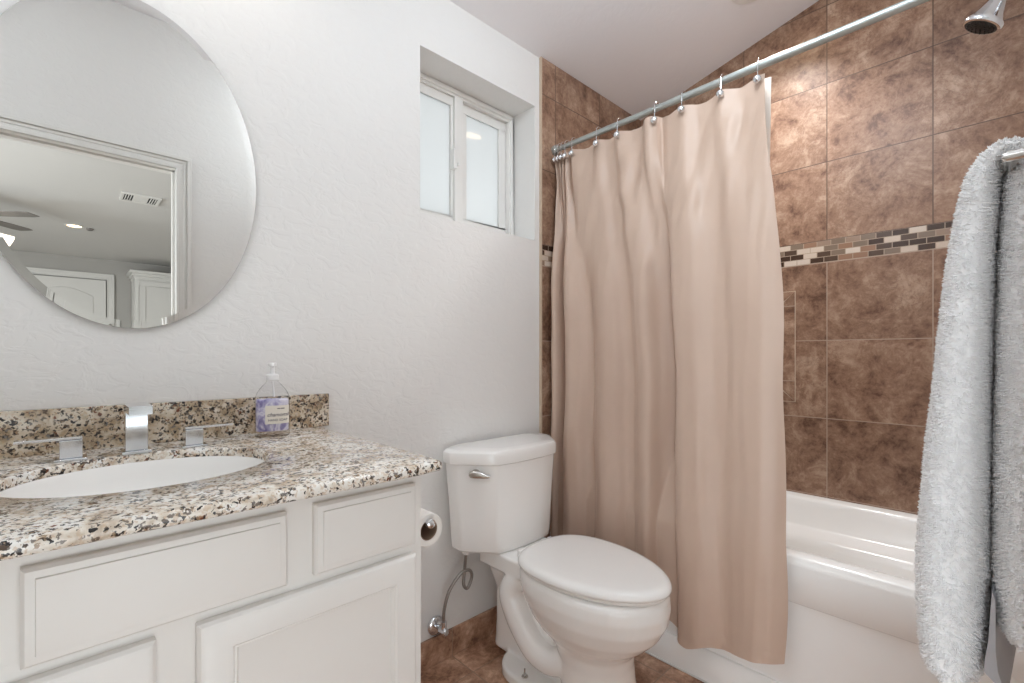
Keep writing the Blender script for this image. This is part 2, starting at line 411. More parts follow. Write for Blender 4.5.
# left fixed sash, right sliding sash
s1 = B(); rframe(s1, WX0 + .028, 1.172, WZ0 + .03, WZ1 - .03, .036, y0 + .012, y0 + .034); s1 = obj('sash', s1, M['vinyl'], wn, bevel=.003, loc=(.98, y0, WZ0))
s2 = B(); rframe(s2, 1.185, WX1 - .03, WZ0 + .03, WZ1 - .03, .04, y0 + .022, y0 + .046); s2 = obj('sash', s2, M['vinyl'], wn, bevel=.003, loc=(1.3, y0, WZ0))
bm = boxes((1.146, 1.188, y0 - .002, y0 + .04, WZ0 + .03, WZ1 - .03)); obj('meeting_rail', bm, M['vinyl'], wn, bevel=.003)
bm = boxes((1.134, 1.150, y0 - .012, y0 + .016, 1.84, 1.92), (1.150, 1.156, y0 - .02, y0 + .016, 1.852, 1.866)); obj('latch', bm, M['vinyl'], wn, bevel=.002)
for s, xa, xb, yy in ((s1, WX0 + .06, 1.14, y0 + .022), (s2, 1.222, WX1 - .066, y0 + .032)):
    bm = boxes((xa, xb, yy, yy + .004, WZ0 + .06, WZ1 - .06)); obj('pane', bm, M['frost'], s)
struct('eave_outside', boxes((-.2, 2.6, .25, .75, 2.28, 2.34)), plain('eave', lin(120, 110, 100), .8), 'dim eave outside above the frosted window', 'eave')

# doorway casing (seen in the mirror)
dr = bpy.data.objects.new('door_1', None); C.objects.link(dr); dr.location = ((DX0 + DX1) / 2, YC, 0); dr['kind'] = 'structure'
dr['label'] = 'white cased doorway to the bedroom, reflected in the mirror'; dr['category'] = 'doorway'
def casing(bm, x0, x1, zt, y, d, w=.062):
    s = 1 if d > 0 else -1
    for a, b, k in ((0, w, .012), (.0, .014, .019), (w - .018, w, .022), (w - .034, w - .024, .016)):
        ya, yb = sorted((y, y + s * k))
        box(bm, x0 - b, x0 - a, ya, yb, 0, zt + a); box(bm, x1 + a, x1 + b, ya, yb, 0, zt + a)
        box(bm, x0 - b, x1 + b, ya, yb, zt + a, zt + b)
bm = B(); casing(bm, DX0, DX1, DZ, YC + .0005, 1); obj('casing', bm, M['trim'], dr, bevel=.002)
bm = boxes((DX0 - .02, DX0, YC - .11, YC, 0, DZ + .02), (DX1, DX1 + .02, YC - .11, YC, 0, DZ + .02), (DX0, DX1, YC - .11, YC, DZ, DZ + .02),
           (DX0, DX0 + .01, YC - .07, YC - .035, 0, DZ), (DX1 - .01, DX1, YC - .07, YC - .035, 0, DZ), (DX0, DX1, YC - .07, YC - .035, DZ - .01, DZ))
obj('jamb', bm, M['trim'], dr, bevel=.001)

# bedroom beyond the doorway
BZ, BYF = 2.36, -6.84
struct('ceiling_bedroom', boxes((-3.1, 2.5, -7.0, -1.61, BZ, BZ + .08)), M['bedceil'], 'flat grey bedroom ceiling seen in the mirror', 'ceiling')
struct('wall_bedroom_far', boxes((-3.1, 2.5, BYF - .1, BYF, 0, BZ)), M['bedwall'], 'taupe far bedroom wall seen in the mirror', 'wall')
struct('wall_bedroom_left', boxes((-3.1, -3.0, BYF, -1.61, 0, BZ)), M['bedwall'], 'taupe left bedroom wall', 'wall')
struct('wall_bedroom_right', boxes((2.4, 2.5, BYF, -1.61, 0, BZ)), M['bedwall'], 'taupe right bedroom wall', 'wall')
bd = thing('panel_door', 'white bedroom door with arched panel, reflected low in the mirror', 'door', (.05, (BYF + .01), 0))
bm = boxes((-.385, .435, (BYF + .01) + .005, (BYF + .01) + .04, .01, 2.08)); obj('leaf', bm, M['trim'], bd, bevel=.002)
bm = B()
for z0, z1, arch in ((1.1, 1.86, .10), (.2, .95, 0)):
    for inset, dep in ((0, .05), (.03, .046)):
        x0, x1 = -.26 + inset, .31 - inset
        pl = [(x0, z0 + inset), (x1, z0 + inset), (x1, z1 - inset)] + [(x1 + (x0 - x1) * k / 12, z1 - inset + arch * math.sin(math.pi * k / 12)) for k in range(1, 12)] + [(x0, z1 - inset)]
        prism(bm, pl, 'y', (BYF + .01) + .039, (BYF + .01) + dep)
obj('raised_panel', bm, M['trim'], bd, bevel=.004)
bm = B(); casing(bm, -.40, .445, 2.095, (BYF + .01) + .001, 1, .075); obj('door_casing', bm, M['trim'], bd, bevel=.002)
bm = B(); lathe(bm, [(.02, 0), (.022, .01), (.012, .02), (.012, .035), (.026, .045), (.026, .06), (.012, .07)], (.37, (BYF + .01) + .04, 1.0), (0, 1, 0), 20); obj('knob', bm, M['nickel'], bd)
wd = thing('wardrobe', 'tall white cabinet with crown moulding reflected beside the door casing', 'cabinet', (1.1, -6.6, 0))
bm = boxes((.70, 1.7, BYF + .02, -6.42, 0, 2.17)); obj('carcass', bm, M['trim'], wd, bevel=.003)
bm = B()
for k, (o_, za, zb) in enumerate(((.012, 2.10, 2.13), (.03, 2.13, 2.165), (.055, 2.165, 2.20))): box(bm, .70 - o_, 1.7 + o_, BYF + .02, -6.42 + o_, za, zb)
obj('crown_moulding', bm, M['trim'], wd, bevel=.006)
for xa, xb in ((.74, 1.19), (1.21, 1.66)):
    bm = boxes((xa, xb, -6.42, -6.398, .1, 2.07)); d_ = obj('door', bm, M['trim'], wd, bevel=.002, loc=((xa + xb) / 2, -6.41, 1))
    bm = B(); rframe(bm, xa, xb, .1, 2.07, .07, -6.398, -6.388); obj('door_frame', bm, M['trim'], d_, bevel=.003)
vt = thing('ceiling_vent', 'louvred air vent in the bedroom ceiling, reflected in the mirror', 'vent', (.468, -3.44, BZ))
vx, vy = .468, -3.44
bm = B()
for a, b, c, d in ((-.125, .125, -.12, -.095), (-.125, .125, .095, .12), (-.125, -.105, -.095, .095), (.105, .125, -.095, .095)): box(bm, vx + a, vx + b, vy + c, vy + d, BZ - .012, BZ)
box(bm, vx - .048, vx + .048, vy - .095, vy + .095, BZ - .01, BZ); obj('vent_frame', bm, M['trim'], vt, bevel=.002)
bm = boxes((vx - .105, vx + .105, vy - .095, vy + .095, BZ - .003, BZ - .001)); obj('dark_opening', bm, M['slot'], vt)
for k in range(3):
    for s in (-1, 1):
        xx = vx + s * (.062 + k * .016); obj('louvre', boxes((xx - .0025, xx + .0025, vy - .095, vy + .095, BZ - .012, BZ - .003)), M['trim'], vt)

def downlight(x, y, z, r, label, lens, tilt=0, scale=1):
    t = thing('recessed_light', label, 'ceiling light', (x, y, z), 'recessed ceiling lights')
    sl = Matrix.Translation((x, y, z)) @ Matrix.Rotation(tilt, 4, 'X')
    for nm, prof, m in (('trim_ring', [(r, -.001), (r * 1.0, -.006), (r * 1.32, -.004), (r * 1.36, -.0005)], M['trim']), ('lens', [(.0, -.0035), (r * .6, -.0035), (r, -.002), (r, -.0005)], lens)):
        bm = B(); lathe(bm, prof, (0, 0, 0), (0, 0, 1), 36); bmesh.ops.transform(bm, matrix=sl, verts=bm.verts); obj(nm, bm, m, t)
    return t
tl = -math.atan(SLOPE)
downlight(1.97, -.73, ceil_z(-.73), .075, 'glowing recessed ceiling light above the tub, reflected in the window pane', M['lamp'], tl)
downlight(.10, -4.89, BZ, .055, 'glowing recessed light in the bedroom ceiling, reflected in the mirror', M['lamp'])
dd = B(); lathe(dd, [(.0, -.02), (.02, -.02), (.028, -.012), (.03, -.0005)], (.215, -4.93, BZ), (0, 0, 1), 20)
tag(obj('smoke_detector', dd, M['fan'], loc=(.215, -4.93, BZ)), 'small grey sensor on the bedroom ceiling beside the glowing light', 'sensor')

fn = thing('ceiling_fan', 'ceiling fan with a glass lamp shade at the left edge of the mirror', 'ceiling fan', (-.53, -4.1, BZ))
fx, fy = -.53, -4.1
bm = B(); lathe(bm, [(.07, 0), (.07, -.03), (.015, -.05), (.015, -.12), (.09, -.13), (.10, -.20), (.06, -.23), (.05, -.26)], (fx, fy, BZ - .001), (0, 0, 1), 28); obj('motor', bm, M['nickel'], fn)
for k in range(4):
    a = math.radians(-50 + 90 * k); d = Vector((math.cos(a), math.sin(a), 0)); nrm = Vector((-d.y, d.x, 0)); c0 = Vector((fx, fy, BZ - .18))
    rings = []
    for s, w in ((.08, .025), (.14, .05), (.3, .062), (.45, .066), (.50, .05)):
        p = c0 + d * s
        rings.append([p + nrm * w + Vector((0, 0, .003)), p - nrm * w - Vector((0, 0, .002)), p - nrm * w - Vector((0, 0, .007)), p + nrm * w - Vector((0, 0, .002))])
    bm = B(); loft(bm, rings); obj('blade', bm, M['fan'], fn, loc=c0 + d * .3)
for k in range(3):
    a = math.radians(5 + 120 * k); d = Vector((math.cos(a), math.sin(a), -.55)).normalized()
    bm = B(); lathe(bm, [(.018, 0), (.024, .02), (.045, .08), (.068, .16), (.064, .16), (.04, .08), (.018, .03)], Vector((fx, fy, BZ - .25)) + d * .11, d, 24)
    obj('lamp_shade', bm, M['lamp2'] if k == 0 else M['white'], fn, loc=Vector((fx, fy, BZ - .25)) + d * .1)

# ------------------------------------------------------------------ vanity
VX0, VX1, VYF = -.28, .521, -.585
van = thing('vanity_cabinet', 'white painted vanity cabinet under the speckled granite counter', 'cabinet', ((VX0 + VX1) / 2, -.3, 0))
YF = -.592
bm = boxes((VX0, VX0 + .016, YF + .02, -.012, .0005, 0.8635), (VX0 + .016, VX1 - .012, -.024, -.012, .09, 0.8635), (VX0 + .016, VX1 - .012, YF + .02, -.024, .09, .108), (VX0 + .016, VX1 - .012, YF + .075, YF + .09, .0005, .09))
obj('carcass', bm, M['cab'], van, bevel=.001)
bm = B(); box(bm, VX1 - .012, VX1 - .001, YF + .012, -.014, 0.0005, 0.8635); obj('side_panel', bm, M['cab'], van, bevel=.0015)
bm = B()
for b in ((VX0, VX1, .835, 0.8635), (VX0, VX1, .705, .728), (VX0, VX1, .09, .12)): box(bm, b[0], b[1], YF, YF + .02, b[2], b[3])
for b in ((VX0, -.255), (-.08, -.025), (.255, .315), (.094, .141), (.495, VX1)): box(bm, b[0], b[1], YF + .0002, YF + .02, .09, .8633)
obj('face_frame', bm, M['cab'], van)
def slab(nm, x0, x1, z0, z1):
    rg = []
    for ins, d in ((0, 0), (0, -.010), (.004, -.0145), (.0105, -.0155), (.0125, -.0150), (.0135, -.0178), (.016, -.0182)):
        rg.append([(x0 + ins, YF + d, z0 + ins), (x1 - ins, YF + d, z0 + ins), (x1 - ins, YF + d, z1 - ins), (x0 + ins, YF + d, z1 - ins)])
    bm = B(); loft(bm, rg); return obj(nm, bm, M['cab'], van, smooth=25, loc=((x0 + x1) / 2, YF, (z0 + z1) / 2))
def shaker(nm, x0, x1, z0, z1):
    rg = []
    for ins, d in ((0, 0), (0, -.012), (.004, -.017), (.010, -.019), (.044, -.019), (.047, -.016), (.0495, -.0165), (.053, -.011), (.056, -.0108)):
        rg.append([(x0 + ins, YF + d, z0 + ins), (x1 - ins, YF + d, z0 + ins), (x1 - ins, YF + d, z1 - ins), (x0 + ins, YF + d, z1 - ins)])
    bm = B(); loft(bm, rg); return obj(nm, bm, M['cab'], van, smooth=25, loc=((x0 + x1) / 2, YF, (z0 + z1) / 2))
d = slab('drawer_front', -.034, .264, .722, .840); d['label'] = 'wide drawer front under the sink'
d = slab('drawer_front', .307, .502, .724, .842); d['label'] = 'small drawer front nearest the toilet'
slab('drawer_front', -.266, -.072, .724, .842)
d = shaker('door', .141, .502, .115, .706); d['label'] = 'framed cabinet door nearest the toilet'
shaker('door', -.266, .094, .115, .706)

# countertop with an oval opening
CZ = .886; CXL, CXR, CYF = -.32, .549, -.640
ct = thing('countertop', 'speckled cream and black granite vanity counter with backsplash', 'countertop', (.12, -.3, .8645))
SX, SY, SA, SB = .117, -.313, .197, .170
N = 96
def ell(a, b, z, n=N): return [(SX + a * math.cos(2 * math.pi * k / n), SY + b * math.sin(2 * math.pi * k / n), z) for k in range(n)]
def outer(off, z, n=N):
    x0, x1, y0_, y1_ = CXL, CXR - off, CYF + off, -.002
    r = .022
    out = []
    for k in range(n):
        a = 2 * math.pi * k / n; c, s = math.cos(a), math.sin(a)
        tx = ((x1 - SX) if c > 0 else (x0 - SX)) / c if abs(c) > 1e-9 else 1e9
        ty = ((y1_ - SY) if s > 0 else (y0_ - SY)) / s if abs(s) > 1e-9 else 1e9
        t = min(tx, ty); x, y = SX + c * t, SY + s * t
        out.append([x, y, z])
    for cx, cy in ((x1, y0_),):                       # snap the nearest ring vertices to the corners
        k = min(range(n), key=lambda i: (out[i][0] - cx) ** 2 + (out[i][1] - cy) ** 2); out[k][0], out[k][1] = cx - .006, cy + .006
    for cx, cy in ((x0, y0_), (x0, y1_), (x1, y1_)):
        k = min(range(n), key=lambda i: (out[i][0] - cx) ** 2 + (out[i][1] - cy) ** 2); out[k][0], out[k][1] = cx, cy
    return [tuple(p) for p in out]
zt, zb = CZ, CZ - .0215
rg = [ell(SA, SB, zb), ell(SA, SB, zt - .004), ell(SA + .0015, SB + .0015, zt - .0012), ell(SA + .004, SB + .004, zt)]
rg += [outer(.008, zt), outer(.0035, zt - .0016), outer(.0008, zt - .005), outer(0, zt - .009), outer(0, zb + .006), outer(.0015, zb + .0025), outer(.004, zb + .0006), outer(.007, zb), ell(SA, SB, zb)]
bm = B(); loft(bm, rg, False, False); obj('worktop', bm, M['granite'], ct, smooth=50)
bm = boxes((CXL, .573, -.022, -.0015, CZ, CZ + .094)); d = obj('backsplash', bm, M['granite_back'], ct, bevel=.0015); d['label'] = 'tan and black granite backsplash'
sk = thing('sink', 'white oval undermount sink in the granite counter', 'sink', (SX, SY, CZ - .2))
rg = [ell(SA + .02, SB + .02, zb - .001), ell(SA + .001, SB + .001, zb - .001), ell(SA - .002, SB - .002, zb - .01)]
for k in range(1, 15):
    t = k / 14 * math.pi / 2
    rg.append(ell(max((SA - .002) * math.cos(t) ** .55, .022), max((SB - .002) * math.cos(t) ** .55, .022), zb - .01 - .135 * math.sin(t)))
inner = list(rg)
rg2 = [[(SX + (x - SX) * 1.03 + (.008 if x > SX else -.008), SY + (y - SY) * 1.03 + (.008 if y > SY else -.008), z - .008) for x, y, z in r] for r in reversed(inner[1:])]
bm = B(); loft(bm, inner, False, True); sko = obj('bowl', bm, M['por'], sk, smooth=60)
sm = sko.modifiers.new('thick', 'SOLIDIFY'); sm.thickness = .006; sm.offset = 1
bm = B(); lathe(bm, [(0, .004), (.018, .004), (.024, .003), (.026, 0)], (SX, SY, zb - .144), (0, 0, 1), 28); obj('drain', bm, M['chrome'], sk)

# faucet: three-piece square
fc = thing('faucet', 'square chrome three-piece faucet behind the oval sink', 'faucet', (.117, -.115, CZ))
FY = -.118
sp_ = boxes((.092, .142, FY - .026, FY + .026, CZ, CZ + .006)); obj('base_plate', sp_, M['chrome'], fc, bevel=.001)
bm = boxes((.098, .136, FY - .018, FY + .020, CZ + .006, CZ + .088)); obj('column', bm, M['chrome'], fc, bevel=.0015)
bm = boxes((.098, .137, FY - .085, FY + .020, CZ + .086, CZ + .104)); obj('spout', bm, M['chrome'], fc, bevel=.0015)
for xx, s in ((.0155, -1), (.2185, 1)):
    y_ = FY - .006
    h = obj('handle', boxes((xx - .017, xx + .017, y_ - .017, y_ + .017, CZ + .005, CZ + .040)), M['chrome'], fc, bevel=.0015, loc=(xx, y_, CZ + .02))
    obj('base_plate', boxes((xx - .024, xx + .024, y_ - .024, y_ + .024, CZ, CZ + .005)), M['chrome'], h, bevel=.001)
    xa, xb = sorted((xx - s * .017, xx + s * .078))
    obj('lever', boxes((xa, xb, y_ - .013, y_ + .013, CZ + .0405, CZ + .0455)), M['chrome'], h, bevel=.001)

# soap bottle
bx, by = .392, -.105
sb = thing('soap_bottle', 'clear pump bottle of marbled lavender soap on the granite counter', 'soap bottle', (bx, by, CZ))
ang = math.radians(-14)
def oval(a, b, z, n=48, e=2.6):
    out = []
    for k in range(n):
        t = 2 * math.pi * k / n; c, s = math.cos(t), math.sin(t)
        x = a * math.copysign(abs(c) ** (2 / e), c); y = b * math.copysign(abs(s) ** (2 / e), s)
        out.append((bx + x * math.cos(ang) - y * math.sin(ang), by + x * math.sin(ang) + y * math.cos(ang), CZ + z))
    return out
hw, hd = .0395, .026
prof = [(hw * .93, hd * .93, .0008), (hw, hd, .004), (hw, hd, .094), (hw * .985, hd * .98, .101), (hw * .88, hd * .9, .112), (hw * .68, hd * .78, .124), (hw * .48, hd * .62, .133), (.0135, .0135, .139), (.0125, .0125, .146)]
bm = B(); loft(bm, [oval(a, b, z, e=2.6 if a > .03 else 2.0) for a, b, z in prof]); obj('bottle', bm, M['clear'], sb, smooth=60)
k_ = .955
bm = B(); loft(bm, [oval(hw * k_, hd * k_, z) for z in (.016, .02, .085, .092)] + [oval(hw * .90, hd * .88, .0955)]); obj('liquid', bm, M['soap'], sb, smooth=60)
bm = B(); lathe(bm, [(.0135, 0), (.0155, .001), (.0155, .012), (.012, .015), (.006, .016), (.0052, .026), (.0052, .034), (.010, .036), (.0105, .042), (.008, .0445)], (bx, by, CZ + .1435), (0, 0, 1), 28); p_ = obj('pump', bm, M['white'], sb)
dv = Vector((-.25, -.9, 0)).normalized()
bm = B(); tube(bm, spline([Vector((bx, by, CZ + .182)), Vector((bx, by, CZ + .184)) + dv * .014, Vector((bx, by, CZ + .1825)) + dv * .026, Vector((bx, by, CZ + .1775)) + dv * .032], 5), .0036, 10); obj('nozzle', bm, M['white'], p_)
bm = B(); tube(bm, [(bx, by, CZ + .14), (bx + .004, by, CZ + .10)], .0025, 8); obj('dip_tube', bm, M['white'], sb)
# label wrapped on the front face
def onbottle(u, z, off=.0012, a=hw, b=hd, e=2.6):
    x = u; y = -b * (max(0, 1 - abs(u / a) ** e)) ** (1 / e); y -= off
    return (bx + x * math.cos(ang) - y * math.sin(ang), by + x * math.sin(ang) + y * math.cos(ang), CZ + z)
def wrapped(bm, off, u0, u1, z0, z1, n=14):
    q = [[bm.verts.new(onbottle(u0 + (u1 - u0) * k / n, z, off)) for k in range(n + 1)] for z in (z0, z1)]
    for k in range(n): bm.faces.new((q[0][k], q[0][k + 1], q[1][k + 1], q[1][k]))
bm = B(); wrapped(bm, .0006, -.0175, .0375, .034, .080); lb = obj('label', bm, M['label'], sb)
def text_on(txt, size, u, z, shear=0, weight=0.0):
    cu = bpy.data.curves.new('print', 'FONT'); cu.body = txt; cu.size = size; cu.shear = shear; cu.offset = weight
    to = bpy.data.objects.new('print', cu); C.objects.link(to)
    dg = bpy.context.evaluated_depsgraph_get(); me = bpy.data.meshes.new_from_object(to.evaluated_get(dg))
    bpy.data.objects.remove(to); bpy.data.curves.remove(cu)
    bm = B(); bm.from_mesh(me)
    bmesh.ops.subdivide_edges(bm, edges=[e_ for e_ in bm.edges if e_.calc_length() > .004], cuts=1)
    for v in bm.verts: v.co = Vector(onbottle(min(u + v.co.x, .0385), z + v.co.y, .0010))
    o = obj('lettering', bm, M['ink'], lb); return o
text_on('chamomile', .0128, -.0135, .0530, .35, .0002)
text_on('HAND SOAP', .0078, -.0110, .0410, 0, .0001)
bm = B()
for a, b_ in ((.010, .0165), (.0175, .0265)): wrapped(bm, .0010, a, b_, .0712, .0734, 4)
obj('lettering', bm, M['ink'], lb)

# ------------------------------------------------------------------ mirror
mx, mz, ma, mb = .119, 1.536, .262, .382
mi = thing('wall_mirror', 'frameless oval mirror hanging on the wall above the sink', 'mirror', (mx, -.008, mz - mb))
def mell(ins, y, n=128): return [(mx + (ma - ins) * math.cos(2 * math.pi * k / n), y, mz + (mb - ins) * math.sin(2 * math.pi * k / n)) for k in range(n)]
bm = B(); loft(bm, [mell(.0, -.0085), mell(.0008, -.0104), mell(.017, -.0110), mell(.0172, -.01101)]); obj('glass', bm, M['mirror'], mi, smooth=.5)
bm = B(); loft(bm, [mell(.006, -.0005), mell(.004, -.0084)]); obj('backing', bm, M['dark'], mi)

# vanity light above the mirror (just above the frame)
vl = thing('vanity_light', 'nickel vanity light with three downward glass shades above the mirror', 'wall light', (mx, 0, 2.38))
bm = boxes((mx - .24, mx + .24, -.022, -.0005, 2.355, 2.435)); obj('back_plate', bm, M['nickel'], vl, bevel=.006)
for k in (-1, 0, 1):
    xx = mx + k * .19
    bm = B(); tube(bm, spline([(xx, -.02, 2.40), (xx, -.07, 2.42), (xx, -.145, 2.40), (xx, -.15, 2.365)], 6), .008, 10); arm = obj('arm', bm, M['nickel'], vl, loc=(xx, -.02, 2.4))
    bm = B(); lathe(bm, [(.018, .0), (.024, -.02), (.04, -.07), (.055, -.12), (.052, -.12), (.037, -.07), (.018, -.02)], (xx, -.15, 2.375), (0, 0, 1), 28); obj('shade', bm, M['white'], arm)
    bm = B(); lathe(bm, [(.010, 0), (.014, -.02), (.022, -.045), (.016, -.064), (.003, -.070)], (xx, -.15, 2.362), (0, 0, 1), 20); obj('bulb', bm, M['lamp2'], arm)
    l = bpy.data.lights.new('vanity_bulb', 'POINT'); l.energy = 0.55; l.shadow_soft_size = .02; l.color = (1, .95, .90)
    o = bpy.data.objects.new('vanity_bulb', l); C.objects.link(o); o.location = (xx, -.15, 2.268)

# ------------------------------------------------------------------ toilet
TXc = 1.218
to = thing('toilet', 'white two-piece toilet with closed lid beside the shower curtain', 'toilet', (TXc, -.4, 0))
def egg(yf, yb, hw, z, n=56, eb=3.2, ef=2.0, wide=.5):
    ym = yb + (yf - yb) * wide; out = []
    for k in range(n):
        t = 2 * math.pi * k / n; c, s = math.cos(t), math.sin(t)
        e_ = ef if s < 0 else eb
        x = hw * math.copysign(abs(c) ** (2 / e_), c)
        y = ym + (abs(s) ** (2 / e_)) * ((yf - ym) if s < 0 else (yb - ym))
        out.append((TXc + x, y, z))
    return out
bm = B()
loft(bm, [egg(-.652, -.42, .126, 0.002, eb=2.6), egg(-.648, -.42, .122, .03, eb=2.6), egg(-.634, -.41, .112, .09, eb=2.5), egg(-.628, -.40, .110, .15, eb=2.4), egg(-.632, -.38, .114, .19, eb=2.4), egg(-.650, -.35, .126, .214, eb=2.4), egg(-.682, -.32, .145, .238, eb=2.4),
          egg(-.715, -.295, .164, .272, eb=2.5), egg(-.738, -.280, .178, .315, eb=2.7), egg(-.745, -.268, .183, .355, eb=2.9), egg(-.742, -.266, .180, .388, eb=3), egg(-.732, -.268, .172, .402, eb=3)])
# rear deck under the tank
prism(bm, rrect(TXc - .118, TXc + .118, -.34, -.06, .03), 'z', .345, .402)
loft(bm, [[(TXc + x * k, -.2 + (y + .2) * q, z) for x, y in rrect(-.118, .118, -.48, -.06, .04)] for k, q, z in ((.48, .85, .02), (.48, .78, .12), (.50, .76, .24), (.72, .88, .32), (1, 1, .36))])
# foot
prism(bm, rrect(TXc - .142, TXc + .142, -.47, -.165, .10, 10), 'z', .002, .038)
for s in (-1, 1):
    pts = spline([(TXc + s * .055, -.31, .345), (TXc + s * .084, -.245, .325), (TXc + s * .094, -.222, .280), (TXc + s * .092, -.242, .225), (TXc + s * .088, -.285, .165), (TXc + s * .084, -.335, .122), (TXc + s * .078, -.395, .112), (TXc + s * .06, -.44, .13), (TXc + s * .03, -.46, .15)], 5)
    tube(bm, pts, [.039 + .005 * math.sin(3.14 * k / (len(pts) - 1)) for k in range(len(pts))], 18)
o = obj('bowl', bm, M['por'], to, smooth=180)
r_ = o.modifiers.new('remesh', 'REMESH'); r_.mode = 'VOXEL'; r_.voxel_size = .0048; r_.use_smooth_shade = True
s_ = o.modifiers.new('smooth', 'SMOOTH'); s_.factor = .5; s_.iterations = 6
# seat and lid
def lidring(ins, z): return egg(-.752 + ins, -.258 - ins, .183 - ins, z, 72, eb=2.7, ef=1.88, wide=.42)
bm = B(); loft(bm, [lidring(.014, .4035), lidring(.010, .406), lidring(.010, .411), lidring(.014, .4135)]); obj('seat', bm, M['seat'], to, smooth=60)
bm = B(); loft(bm, [lidring(.006, .4165), lidring(.0, .4195), lidring(-.001, .426), lidring(.003, .434), lidring(.011, .4405), lidring(.022, .4435), lidring(.030, .4445), lidring(.06, .4460), lidring(.10, .4468)]); obj('lid', bm, M['seat'], to, smooth=70)
for s in (-1, 1):
    bm = B(); lathe(bm, [(.014, 0), (.014, .02), (.011, .024)], (TXc + s * .075, -.252, .403), (0, 0, 1), 18); obj('hinge', bm, M['seat'], to)
# tank
def tankring(k, z, dy=0, r=.025):
    base = [(-.215, -.022), (.215, -.022), (.247, -.045), (.247, -.085), (.236, -.102), (.158, -.196), (.142, -.206), (.07, -.215), (0, -.218), (-.07, -.215), (-.142, -.206), (-.158, -.196), (-.236, -.102), (-.247, -.085), (-.247, -.045)]
    return [(TXc + .003 + x * k, -.115 + (y + .115) * (k if y < -.115 else 1) + dy, z) for x, y in base]
bm = B(); loft(bm, [tankring(.74, .404), tankring(.83, .4055), tankring(.875, .413), tankring(.892, .428), tankring(.92, .52), tankring(.955, .62), tankring(.992, .716)]); obj('tank', bm, M['por'], to, bevel=.004, seg=3, smooth=60)
bm = B(); loft(bm, [tankring(1.0, .7165), tankring(1.036, .7185), tankring(1.042, .723), tankring(1.045, .748), tankring(1.036, .758), tankring(1.00, .7645), tankring(.94, .7670), tankring(.7, .7695)]); obj('tank_lid', bm, M['por'], to, bevel=.002, seg=3, smooth=32)
# flush lever on the left canted face
pc = Vector((TXc - .190, -.148, .690)); nl = Vector((-.745, -.667, -.05)).normalized(); tg = Vector((.667, -.745, 0)).normalized()
bm = B(); lathe(bm, [(.014, -.004), (.014, .004), (.009, .007), (.009, .016)], pc, nl, 20)
up = Vector((0, 0, 1)); rg = []
for s, w, zoff, th in ((-.022, .003, 0, .004), (-.018, .0105, -.001, .005), (-.004, .0135, -.001, .006), (.014, .012, -.002, .006), (.030, .0085, -.006, .005), (.044, .0055, -.0075, .0045), (.052, .002, -.0065, .004)):
    c = pc + nl * .016 + tg * s + up * zoff
    rg.append([c + up * w * math.cos(2 * math.pi * q / 14) + nl * th * math.sin(2 * math.pi * q / 14) for q in range(14)])
loft(bm, rg); lv = obj('flush_lever', bm, M['nickel'], to, smooth=60); lv['label'] = 'brushed metal flush lever'
for s in (-1, 1):
    bm = B(); lathe(bm, [(.011, 0), (.011, .003), (.005, .004), (.005, .012), (.003, .013), (.003, .026)], (TXc + s * .116, -.310, .0375), (0, 0, 1), 14); d = obj('floor_bolt', bm, M['nickel'], to, loc=(TXc + s * .116, -.310, .0375))
for s in (-1, 1):
    bm = B(); lathe(bm, [(.004, 0), (.004, -.03), (.009, -.031), (.009, -.038)], (TXc + s * .105, -.15, .409), (0, 0, 1), 12); obj('tank_bolt', bm, M['dark'], to, loc=(TXc + s * .105, -.15, .40))

# shutoff valve and hose
sv = thing('shutoff_valve', 'chrome water shutoff valve low on the wall left of the toilet', 'valve', (.970, 0, .14))
vx = .962; vz = .135
bm = B(); lathe(bm, [(.034, .0005), (.034, .004), (.030, .010), (.018, .014), (.011, .015)], (vx, 0, vz), (0, -1, 0), 30); obj('escutcheon', bm, M['chrome'], sv)
bm = B(); lathe(bm, [(.008, .01), (.008, .034), (.013, .036), (.013, .066), (.009, .07)], (vx, 0, vz), (0, -1, 0), 20); tube(bm, [(vx, -.052, vz), (vx, -.052, vz + .034)], [.010, .0105], 14); obj('body', bm, M['chrome'], sv)
bm = B(); rg = []
for h, r in ((.068, .008), (.072, .008), (.074, .016), (.084, .016), (.087, .010)):
    rg.append([(vx + r * (1 + .12 * math.cos(6 * t)) * math.cos(t), -h, vz + r * 1.0 * (1 + .12 * math.cos(6 * t)) * math.sin(t) - 0) for t in [2 * math.pi * k / 36 for k in range(36)]])
loft(bm, rg); d = obj('knob', bm, M['clear'], sv); d['label'] = 'clear faceted knob'
bm = B(); tube(bm, spline([(vx, -.052, vz + .03), (vx + .002, -.053, vz + .075), (vx + .020, -.058, vz + .135), (vx + .058, -.07, vz + .185), (vx + .092, -.078, vz + .192), (vx + .104, -.078, vz + .165), (vx + .088, -.074, vz + .128), (vx + .074, -.070, vz + .145), (vx + .080, -.068, vz + .20), (vx + .080, -.075, vz + .255), (vx + .080, -.078, vz + .272)], 8), .0058, 10); obj('supply_hose', bm, M['hose'], sv)
bm = B(); lathe(bm, [(.013, 0), (.014, .004), (.014, .018), (.011, .020)], (vx + .080, -.078, vz + .2535), (0, 0, 1), 8); obj('hose_nut', bm, M['white'], sv)

